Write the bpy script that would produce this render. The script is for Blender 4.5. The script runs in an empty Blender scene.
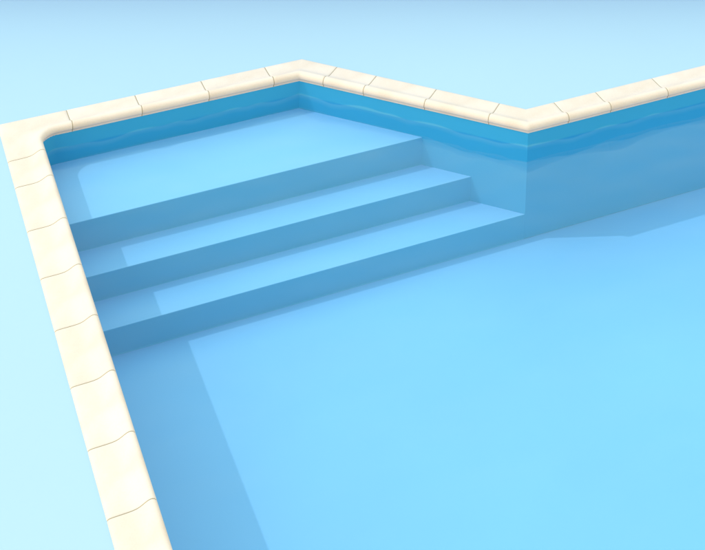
import bpy, bmesh, math, random
from mathutils import Vector, Matrix
random.seed(7)
scene = bpy.context.scene
U = 0.5                                    # one full coping stone is half a metre long

# ------------------------------------------------------------------ camera
cam_data = bpy.data.cameras.new('camera')
cam = bpy.data.objects.new('camera', cam_data)
scene.collection.objects.link(cam)
scene.camera = cam
cam_data.sensor_width = 36.0
cam_data.lens = 1626.2766 / 705 * 36.0
cam_data.shift_x = -185.0474 / 705
cam_data.shift_y = -958.9124 / 705
cam_data.clip_start = 0.1
cam_data.clip_end = 2000
CAM = Vector((-3.89685, -22.86647, 13.83821)) * U
cam.matrix_world = (Matrix.Translation(CAM) @ Matrix.Rotation(-0.4626648, 4, 'Z')
                    @ Matrix.Rotation(1.4892386, 4, 'X') @ Matrix.Rotation(0.035684, 4, 'Z'))

# ------------------------------------------------------------------ sky, sun, exposure
SUN_DROP = Vector((0.8527, -0.3202, -1.0))           # direction the light travels
to_sun = (-SUN_DROP).normalized()
sun_el = math.asin(to_sun.z)
sun_az = math.atan2(to_sun.x, to_sun.y)
world = bpy.data.worlds.new('World'); scene.world = world
world.use_nodes = True
wn = world.node_tree
bg = wn.nodes['Background']
sky = wn.nodes.new('ShaderNodeTexSky')
sky.sky_type = 'NISHITA'; sky.sun_disc = False
sky.air_density = 4.8; sky.dust_density = 0.0; sky.ozone_density = 1.0; sky.sun_elevation = sun_el; sky.sun_rotation = sun_az
wn.links.new(sky.outputs['Color'], bg.inputs['Color'])
bg.inputs['Strength'].default_value = 0.15
sd = bpy.data.lights.new('sun', 'SUN'); sd.energy = 0.68; sd.angle = math.radians(0.5)
sd.color = (1.0, 0.77, 0.68)
sun = bpy.data.objects.new('sun', sd); scene.collection.objects.link(sun)
sun.rotation_euler = to_sun.to_track_quat('Z', 'Y').to_euler()
sun.location = (-4, 3, 8)
vs = scene.view_settings
vs.view_transform = 'Standard'; vs.look = 'None'; vs.exposure = 1.2; vs.gamma = 1.0
vs.use_curve_mapping = False

# ------------------------------------------------------------------ materials
def new_mat(name):
    m = bpy.data.materials.new(name); m.use_nodes = True
    return m, m.node_tree, m.node_tree.nodes['Principled BSDF']

def noise(nt, scale, detail=3, rough=.5, stretch=None, coord='Object'):
    tc = nt.nodes.new('ShaderNodeTexCoord'); n = nt.nodes.new('ShaderNodeTexNoise')
    n.inputs['Scale'].default_value = scale; n.inputs['Detail'].default_value = detail
    n.inputs['Roughness'].default_value = rough
    if stretch:
        mp = nt.nodes.new('ShaderNodeMapping'); mp.inputs['Scale'].default_value = stretch
        nt.links.new(tc.outputs[coord], mp.inputs[0]); nt.links.new(mp.outputs[0], n.inputs['Vector'])
    else:
        nt.links.new(tc.outputs[coord], n.inputs['Vector'])
    return n.outputs['Fac']

def ramp(nt, fac, stops):
    r = nt.nodes.new('ShaderNodeValToRGB'); cr = r.color_ramp
    while len(cr.elements) < len(stops): cr.elements.new(.5)
    for e, (p, c) in zip(cr.elements, stops): e.position = p; e.color = (*c, 1)
    nt.links.new(fac, r.inputs[0]); return r.outputs['Color']

def mul(nt, a, b, f=1.0):
    m = nt.nodes.new('ShaderNodeMix'); m.data_type = 'RGBA'; m.blend_type = 'MULTIPLY'
    m.inputs[0].default_value = f
    nt.links.new(a, m.inputs[6]); nt.links.new(b, m.inputs[7]); return m.outputs[2]

def bump(nt, bsdf, h, strength, dist):
    b = nt.nodes.new('ShaderNodeBump'); b.inputs['Strength'].default_value = strength
    b.inputs['Distance'].default_value = dist
    nt.links.new(h, b.inputs['Height']); nt.links.new(b.outputs[0], bsdf.inputs['Normal'])

def stone_material():
    m, nt, b = new_mat('reconstituted_stone')
    c = ramp(nt, noise(nt, 5, 4, .55), [(.30, (.57, .495, .51)), (.50, (.60, .525, .545)), (.72, (.63, .55, .575))])
    g = ramp(nt, noise(nt, 140, 2, .6), [(.25, (.94, .94, .93)), (.6, (1, 1, 1))])
    v = ramp(nt, noise(nt, 3.0, 5, .6, (1, 1, 1)), [(.40, (1, .965, .93)), (.56, (1, 1, 1))])
    oi = nt.nodes.new('ShaderNodeObjectInfo')
    t = ramp(nt, oi.outputs['Random'], [(0, (.955, .95, .935)), (1, (1, 1, 1))])
    c = mul(nt, mul(nt, mul(nt, c, g), v, .6), t)
    nt.links.new(c, b.inputs['Base Color']); b.inputs['Roughness'].default_value = .62
    b.inputs['Specular IOR Level'].default_value = .2
    bump(nt, b, noise(nt, 160, 3, .6), .12, .002)
    return m

def liner_material(name, col, rough=.5, spec=.25, reflection_band=False):
    m, nt, b = new_mat(name)
    lo = tuple(x * .955 for x in col)
    c = ramp(nt, noise(nt, .9, 3, .5), [(.3, lo), (.7, col)])
    if reflection_band:                                       # deeper blue painted round the waterline as the wall's reflection, pale line in it
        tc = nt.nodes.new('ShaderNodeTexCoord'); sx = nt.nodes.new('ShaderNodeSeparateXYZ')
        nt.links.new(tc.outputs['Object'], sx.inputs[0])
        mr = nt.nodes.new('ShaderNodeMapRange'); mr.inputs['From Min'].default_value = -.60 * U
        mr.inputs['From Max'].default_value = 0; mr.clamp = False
        wv = nt.nodes.new('ShaderNodeMath'); wv.operation = 'MULTIPLY_ADD'   # noise makes the painted reflection's lower edge wavy
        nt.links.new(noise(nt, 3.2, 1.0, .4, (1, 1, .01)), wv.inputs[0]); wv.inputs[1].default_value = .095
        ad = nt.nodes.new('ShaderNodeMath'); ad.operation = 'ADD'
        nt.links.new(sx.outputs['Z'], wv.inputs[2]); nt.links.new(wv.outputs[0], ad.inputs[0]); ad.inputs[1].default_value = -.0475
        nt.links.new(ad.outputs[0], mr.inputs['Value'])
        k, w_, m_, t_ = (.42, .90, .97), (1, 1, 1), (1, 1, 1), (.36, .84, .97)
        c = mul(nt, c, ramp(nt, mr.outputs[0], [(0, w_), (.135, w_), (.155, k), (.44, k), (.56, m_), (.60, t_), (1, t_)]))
    nt.links.new(c, b.inputs['Base Color']); b.inputs['Roughness'].default_value = rough
    b.inputs['Specular IOR Level'].default_value = spec
    bump(nt, b, noise(nt, 2.2, 2, .5), .12, .01)
    return m

def plain(name, col, rough=.8, spec=.2, var=.05, scale=2):
    m, nt, b = new_mat(name)
    c = ramp(nt, noise(nt, scale, 4, .5), [(.3, tuple(x * (1 - var) for x in col)), (.7, col)])
    nt.links.new(c, b.inputs['Base Color']); b.inputs['Roughness'].default_value = rough
    b.inputs['Specular IOR Level'].default_value = spec
    return m

def water_material():
    m = bpy.data.materials.new('pool_water'); m.use_nodes = True
    nt = m.node_tree; nt.nodes.clear()
    out = nt.nodes.new('ShaderNodeOutputMaterial'); mix = nt.nodes.new('ShaderNodeMixShader')
    tr = nt.nodes.new('ShaderNodeBsdfTransparent'); gl = nt.nodes.new('ShaderNodeBsdfGlossy')
    tr.inputs['Color'].default_value = (.97, .995, 1, 1)
    gl.inputs['Roughness'].default_value = .0
    h = noise(nt, 2.4, 1.0, .4, (.8, 1.2, 1))
    bp = nt.nodes.new('ShaderNodeBump'); bp.inputs['Strength'].default_value = 1
    bp.inputs['Distance'].default_value = .018
    nt.links.new(h, bp.inputs['Height'])
    nt.links.new(bp.outputs[0], gl.inputs['Normal'])
    # Schlick reflectance of water, the same from above and from below
    ge = nt.nodes.new('ShaderNodeNewGeometry'); dt = nt.nodes.new('ShaderNodeVectorMath'); dt.operation = 'DOT_PRODUCT'
    nt.links.new(bp.outputs[0], dt.inputs[0]); nt.links.new(ge.outputs['Incoming'], dt.inputs[1])
    def mth(op, a, b=None):
        n = nt.nodes.new('ShaderNodeMath'); n.operation = op
        for k, v in ((0, a), (1, b)):
            if v is None: continue
            if isinstance(v, (int, float)): n.inputs[k].default_value = v
            else: nt.links.new(v, n.inputs[k])
        return n.outputs[0]
    q = mth('POWER', mth('SUBTRACT', 1.0, mth('MINIMUM', mth('ABSOLUTE', dt.outputs['Value']), 1.0)), 5.0)
    refl = mth('ADD', mth('MULTIPLY', q, .98), .02)
    nt.links.new(refl, mix.inputs[0]); nt.links.new(tr.outputs[0], mix.inputs[1])
    nt.links.new(gl.outputs[0], mix.inputs[2]); nt.links.new(mix.outputs[0], out.inputs['Surface'])
    return m

M_STONE = stone_material()
M_JOINT = plain('mortar', (.28, .24, .19), .9, .1)
M_WALL_SHADE = liner_material('blue_liner_wall_shade', (.07, .335, .63), reflection_band=True)  # floor liner darkened for wall shade, water reflection painted in
M_RISER_SHADE = liner_material('blue_liner_riser_shade', (.07, .335, .63))  # step liner again, riser shade put into the base colour
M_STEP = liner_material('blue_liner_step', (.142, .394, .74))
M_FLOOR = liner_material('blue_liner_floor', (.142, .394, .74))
M_GROUND = plain('pale_aqua_render', (.295, .445, .64), .7, .3, .02, .5)
M_BLOCKER = plain('blue_blocker_paint', (.02, .20, .62), .8, .2, .03, .5)  # blue of the added wall, its bounce tints the far ground
M_WATER = water_material()

# ------------------------------------------------------------------ helpers
def link(name, verts, faces, mat, parent=None, smooth=False):
    me = bpy.data.meshes.new(name)
    me.from_pydata([tuple(Vector(v) * U) for v in verts], [], faces)
    bm = bmesh.new(); bm.from_mesh(me)
    bmesh.ops.recalc_face_normals(bm, faces=bm.faces); bm.to_mesh(me); bm.free()
    me.materials.append(mat)
    if smooth:
        me.polygons.foreach_set('use_smooth', [True] * len(me.polygons))
    o = bpy.data.objects.new(name, me); scene.collection.objects.link(o)
    if parent: o.parent = parent
    return o

def tag(o, label, cat, group=None):
    o['label'] = label; o['category'] = cat
    if group: o['group'] = group

# ------------------------------------------------------------------ pool plan (in coping lengths)
D, E, TH = 3.888, 3.715, -math.pi / 4 + .004
W_COP, NOSE, Z_OUT, Z_LIP = .5165, .028, .034, .078
Z = [-.4714, -.9015, -1.2804, -1.6586]               # three treads and the floor
YF = [-1.4468, -2.0094, -2.6128]                     # step fronts
WATER_Z = -.25
C = Vector((D + math.cos(TH) * E, math.sin(TH) * E))
XE, YN = 13.0, -16.0
PLAN = [Vector((0, YN)), Vector((0, 0)), Vector((D, 0)), C, Vector((XE, C.y)), Vector((XE, YN))]
ROUND = [True, True, False, False, True, True]
R_W = .27
N = len(PLAN)
def seg_dir(i): return (PLAN[(i + 1) % N] - PLAN[i]).normalized()
def outn(d): return Vector((-d.y, d.x))              # plan runs clockwise: outside is to the left

def ring(off, r=R_W, steps=10, rounded=True):
    """closed outline moved outwards by off"""
    pts = []
    for i in range(N):
        d0, d1 = seg_dir(i - 1), seg_dir(i)
        n0, n1 = outn(d0), outn(d1)
        mit = (n0 + n1) / (1 + n0.dot(n1))
        p = PLAN[i] + mit * off
        if ROUND[i] and rounded:
            rr = max(r + off, .01)
            c = PLAN[i] - mit * r
            pts.append(c + n0 * rr - d0 * .02)
            for k in range(steps + 1):
                a = k / steps * math.pi / 2
                nn = n0 * math.cos(a) + n1 * math.sin(a)
                pts.append(c + nn * rr)
            pts.append(c + n1 * rr + d1 * .02)
        else:
            pts.append(p)
    return pts

# ------------------------------------------------------------------ ground and added sky blocker
fwd = Vector((4.506, 10.917)).normalized(); side = Vector((fwd.y, -fwd.x))
CAM2 = Vector((CAM.x, CAM.y)) / U
START, RAD, BLOCKER_H = 26.60, .3, 1.6
def ground():
    inner = ring(W_COP - NOSE - .06, rounded=False)
    far = 400
    A = CAM2 + fwd * far
    outer = [CAM2 - fwd * far - side * far, A - side * far, A + side * far, CAM2 - fwd * far + side * far]
    bm = bmesh.new()
    vi = [bm.verts.new((p.x * U, p.y * U, .012 * U)) for p in inner]
    vo = [bm.verts.new((p.x * U, p.y * U, .012 * U)) for p in outer]
    es = []
    for L in (vi, vo):
        for i in range(len(L)): es.append(bm.edges.new((L[i], L[(i + 1) % len(L)])))
    bmesh.ops.triangle_fill(bm, use_beauty=True, edges=es)
    for f in bm.faces:
        if f.normal.z < 0: f.normal_flip()
    me = bpy.data.meshes.new('ground'); bm.to_mesh(me); bm.free()
    me.materials.append(M_GROUND)
    o = bpy.data.objects.new('ground', me); scene.collection.objects.link(o); o['kind'] = 'structure'
    # low coved wall added past the frame to block sky and blue the ground
    prof = [(START - 1, .010)]
    for k in range(17):
        a = k / 16 * math.pi / 2
        prof.append((START + RAD * math.sin(a), .016 + RAD * (1 - math.cos(a))))
    prof += [(START + RAD, BLOCKER_H - .03), (START + RAD + .03, BLOCKER_H), (START + RAD + .6, BLOCKER_H), (START + RAD + .6, -.2)]
    V, F = [], []
    for s in (-40, 40):
        for d, z in prof[1:]:
            p = CAM2 + fwd * d + side * s; V.append((p.x, p.y, z))
    n = len(prof) - 1
    for k in range(n - 1): F.append((k, k + 1, n + k + 1, n + k))
    F += [tuple(range(n)), tuple(range(n, 2 * n))]
    b = link('sky_blocker', V, F, M_BLOCKER, None, True)
    b.data.set_sharp_from_angle(angle=math.radians(30))
    b['kind'] = 'structure'
ground()

# ------------------------------------------------------------------ pool shell
pool = bpy.data.objects.new('swimming_pool', None); scene.collection.objects.link(pool)
pool.empty_display_size = .2
tag(pool, 'sunken swimming pool lined in smooth blue with an angled corner and three wide entry steps', 'swimming pool')

def pool_wall():
    prof = [(0, .0), (0, -.12), (0, WATER_Z), (0, -.8), (0, Z[3] + .003)]
    for k in range(1, 9):
        a = k / 8 * math.pi / 2
        prof.append((-.003 * (1 - math.cos(a)), Z[3] + .003 - .003 * math.sin(a)))
    rings = [[(p.x, p.y, z) for p in ring(o)] for o, z in prof]
    n = len(rings[0]); V = [v for r in rings for v in r]; F = []
    for k in range(len(prof) - 1):
        for i in range(n):
            j = (i + 1) % n
            F.append((k * n + i, k * n + j, (k + 1) * n + j, (k + 1) * n + i))
    o = link('pool_wall', V, F, M_WALL_SHADE, pool, True)
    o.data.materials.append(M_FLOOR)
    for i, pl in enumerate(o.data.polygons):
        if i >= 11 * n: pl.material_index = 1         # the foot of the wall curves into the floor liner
    o.data.set_sharp_from_angle(angle=math.radians(30))
    return o
pool_wall()
fl = ring(.002)
link('pool_floor', [(p.x, p.y, Z[3] - .004) for p in fl], [tuple(range(len(fl)))], M_FLOOR, pool)

def wall_x(y): return D + (-y) / math.tan(-TH)
def step(k):
    """riser and tread of one step, with a rounded front edge and a cove at its foot"""
    yf = YF[k]; yb = YF[k - 1] - .0 if k else .0
    zt, zb = Z[k], Z[k + 1]
    rb, rc = .010, .008
    pr = [(yb + (.05 if k else 0.02), zt)]
    for i in range(6):
        a = i / 5 * math.pi / 2
        pr.append((yf + rb * (1 - math.sin(a)), zt - rb * (1 - math.cos(a))))
    for i in range(7):
        a = i / 6 * math.pi / 2
        pr.append((yf - rc * (1 - math.cos(a)), zb + rc * (1 - math.sin(a)) - .002))
    pr.append((yf + .1, zb - .03)); pr.append((yb + (.05 if k else .02), zb - .03))
    V, F = [], []
    for y, z in pr: V.append((-.02, y, z))
    for y, z in pr: V.append((wall_x(min(y, 0)) + .02, y, z) if not (k == 2) else (min(wall_x(y) + .02, C.x), y, z))
    n = len(pr)
    for i in range(n): F.append((i, (i + 1) % n, n + (i + 1) % n, n + i))
    F.append(tuple(range(n))); F.append(tuple(range(n, 2 * n)))
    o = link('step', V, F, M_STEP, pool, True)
    o.data.materials.append(M_RISER_SHADE)                 # risers: step liner with the shade of upright faces in its colour
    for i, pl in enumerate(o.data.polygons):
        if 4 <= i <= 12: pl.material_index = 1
    o.data.set_sharp_from_angle(angle=math.radians(35))
for k in range(3): step(k)

# ------------------------------------------------------------------ water
wr = ring(-.001)
w = link('pool_water', [(p.x, p.y, WATER_Z) for p in wr], [tuple(range(len(wr)))], M_WATER)
w['kind'] = 'structure'
if w.data.polygons[0].normal.z < 0:
    w.data.flip_normals()

# ------------------------------------------------------------------ coping stones
# profile: (distance outwards from the nose, height)
PROF = [(.024, -.002), (.006, .008), (.0, .026), (.001, .052), (.010, .076), (.028, .094), (.050, .103), (.072, .104),
        (.096, .098), (.122, .086), (.15, .070), (.18, .055), (.215, .044), (.26, .038), (.31, .0365), (.38, .036), (.46, .0355), (.492, .033),
        (.508, .026), (W_COP, .012), (W_COP, -.05), (.030, -.05)]
JOINT = .0105
def nose_pt(i, s):                                   # point on wall line i at s from its start
    return PLAN[i] + seg_dir(i) * s
def rows_straight(i, s0, s1, n=2):
    r = []
    nrm = outn(seg_dir(i))
    for k in range(n + 1):
        s = s0 + (s1 - s0) * k / n
        base = nose_pt(i, s)
        r.append(lambda o, base=base, nrm=nrm: base + nrm * (o - NOSE))
    return r
def rows_corner(i):
    n0, n1 = outn(seg_dir(i - 1)), outn(seg_dir(i))
    mit = (n0 + n1) / (1 + n0.dot(n1))
    if not ROUND[i]:
        return [lambda o: PLAN[i] + mit * (o - NOSE)]
    r = []; c = PLAN[i] - mit * R_W; K = 16
    ro = W_COP - NOSE
    for k in range(K + 1):
        a = k / K * math.pi / 2
        nn = n0 * math.cos(a) + n1 * math.sin(a)
        t = (R_W + ro) / max(nn.dot(n0), nn.dot(n1))
        def f(o, nn=nn, t=t):
            off = o - NOSE
            if o <= .2: return c + nn * (R_W + off)
            q = (o - .2) / (W_COP - .2)
            a_ = R_W + .2 - NOSE
            return c + nn * (a_ + (t - a_) * q)
        r.append(f)
    return r
def sweep(rows, prof, mat, name, parent=None, chamfer=True):
    V, F = [], []
    n = len(prof)
    for ri, f in enumerate(rows):
        for o, z in prof:
            p = f(o)
            zz = z - (.005 if chamfer and ri in (0, len(rows) - 1) and z > .01 else 0)
            V.append((p.x, p.y, zz))
    for k in range(len(rows) - 1):
        for j in range(n):
            F.append((k * n + j, k * n + (j + 1) % n, (k + 1) * n + (j + 1) % n, (k + 1) * n + j))
    F.append(tuple(range(n))); F.append(tuple(range((len(rows) - 1) * n, len(rows) * n)))
    o = link(name, V, F, mat, parent, True)
    o.data.set_sharp_from_angle(angle=math.radians(50))
    return o
def set_origin(o, p):
    o.data.transform(Matrix.Translation(-Vector(p))); o.location = p

g = JOINT / 2
def make_stone(rows, label, joint_at):
    o = sweep(rows, PROF, M_STONE, 'coping_stone')
    mid = rows[len(rows) // 2](W_COP / 2) * U
    org = Vector((mid.x, mid.y, 0))
    set_origin(o, org)
    tag(o, label, 'coping stone', 'coping stones round the pool')
    # mortar that fills the joint at this stone's end, a hair below its surface
    i, s = joint_at
    pj = [(max(a, .004) if b > 0 else a, b - .0045) for a, b in PROF]
    j = sweep(rows_straight(i, s - g * 1.02, s + g * 1.02, 1), pj, M_JOINT, 'mortar_joint', None, False)
    set_origin(j, org); j.parent = o; j.location = (0, 0, 0)
    return o
def straight(i, s0, s1, label):
    c = .008
    rows = (rows_straight(i, s0 + g, s0 + g + c, 1) + rows_straight(i, s0 + g + 2 * c, s1 - g - 2 * c, 2)
            + rows_straight(i, s1 - g - c, s1 - g, 1))
    return make_stone(rows, label, (i, s1))
def corner(i, back, ahead, label):                   # stone that turns the corner at PLAN[i]
    L = (PLAN[i] - PLAN[i - 1]).length
    c = .008; e = R_W if ROUND[i] else .0
    pi = (i - 1) % N
    rows = rows_straight(pi, L - back + g, L - back + g + c, 1)
    if back - e > .1: rows += rows_straight(pi, L - back + .05, L - e - .03, 1)
    rows += rows_corner(i)
    if ahead - e > .1: rows += rows_straight(i, e + .03, ahead - .05, 1)
    rows += rows_straight(i, ahead - g - c, ahead - g, 1)
    return make_stone(rows, label, (i, ahead))

L0 = -YN
ordn = ['first', 'second', 'third', 'fourth', 'fifth', 'sixth', 'seventh', 'eighth', 'ninth', 'tenth', 'eleventh',
        'twelfth', 'thirteenth', 'fourteenth', 'fifteenth', 'sixteenth']
# left side, from the back corner towards the viewer
corner(1, .492, .479, 'cream corner stone with a rounded inner lip at the left back corner of the pool')
straight(0, L0 - 1.132, L0 - .492, 'short cut cream coping stone just below the rounded left back corner')
s = L0 - 1.132; k = 0
while s - 1.0 > .9:
    straight(0, s - 1, s, 'full cream coping stone on the left edge, %s below the short cut one' % ordn[k])
    s -= 1; k += 1
straight(0, .5, s, 'cream coping stone at the near end of the left edge')
# back side
for k in range(3):
    straight(1, .479 + k, 1.479 + k, ['cream coping stone on the back edge, beside the rounded left corner stone',
             'middle cream coping stone of the back edge between left corner and peak',
             'cream coping stone on the back edge, just left of the bent peak stone'][k])
corner(2, D - 3.479, .412, 'cream bent coping stone at the far peak where back and angled edges meet')
straight(2, .412, 1.082, 'short cut cream coping stone on the angled edge, just right of the peak')
straight(2, 1.082, 2.078, 'full cream coping stone on the angled edge, left of the middle joint')
straight(2, 2.078, 3.10, 'full cream coping stone on the angled edge, beside the inward corner stone')
corner(3, E - 3.10, .662, 'cream bent coping stone at the inward corner above the lowest step')
L3 = XE - C.x
straight(3, .662, 1.375, 'short cut cream coping stone on the right edge, just past the inward corner')
straight(3, 1.375, 2.37, 'full cream coping stone on the right edge, next after the short cut one')
for k in range(3):
    straight(3, 2.37 + k, 3.37 + k, ['cream coping stone cut by the right margin of the view, beside the full one',
             'cream coping stone on the right edge, second past the right margin of the view',
             'cream coping stone on the right edge, third past the right margin of the view'][k])
corner(4, L3 - 5.37, .5, 'cream corner stone at the far right end of the right edge')
LE = C.y - YN
n_e = 12; stp = (LE - 1.0) / n_e
for k in range(n_e):
    straight(4, .5 + stp * k, .5 + stp * (k + 1), 'cream coping stone on the far right side, %s from its back corner' % ordn[k])
corner(5, .5, .5, 'cream corner stone at the near right corner of the pool')
n_s = 12; stp = (XE - 1.0) / n_s
for k in range(n_s):
    straight(5, .5 + stp * k, .5 + stp * (k + 1), 'cream coping stone on the near side, %s from its right corner' % ordn[k])
corner(0, .5, .5, 'cream corner stone at the near left corner of the pool')
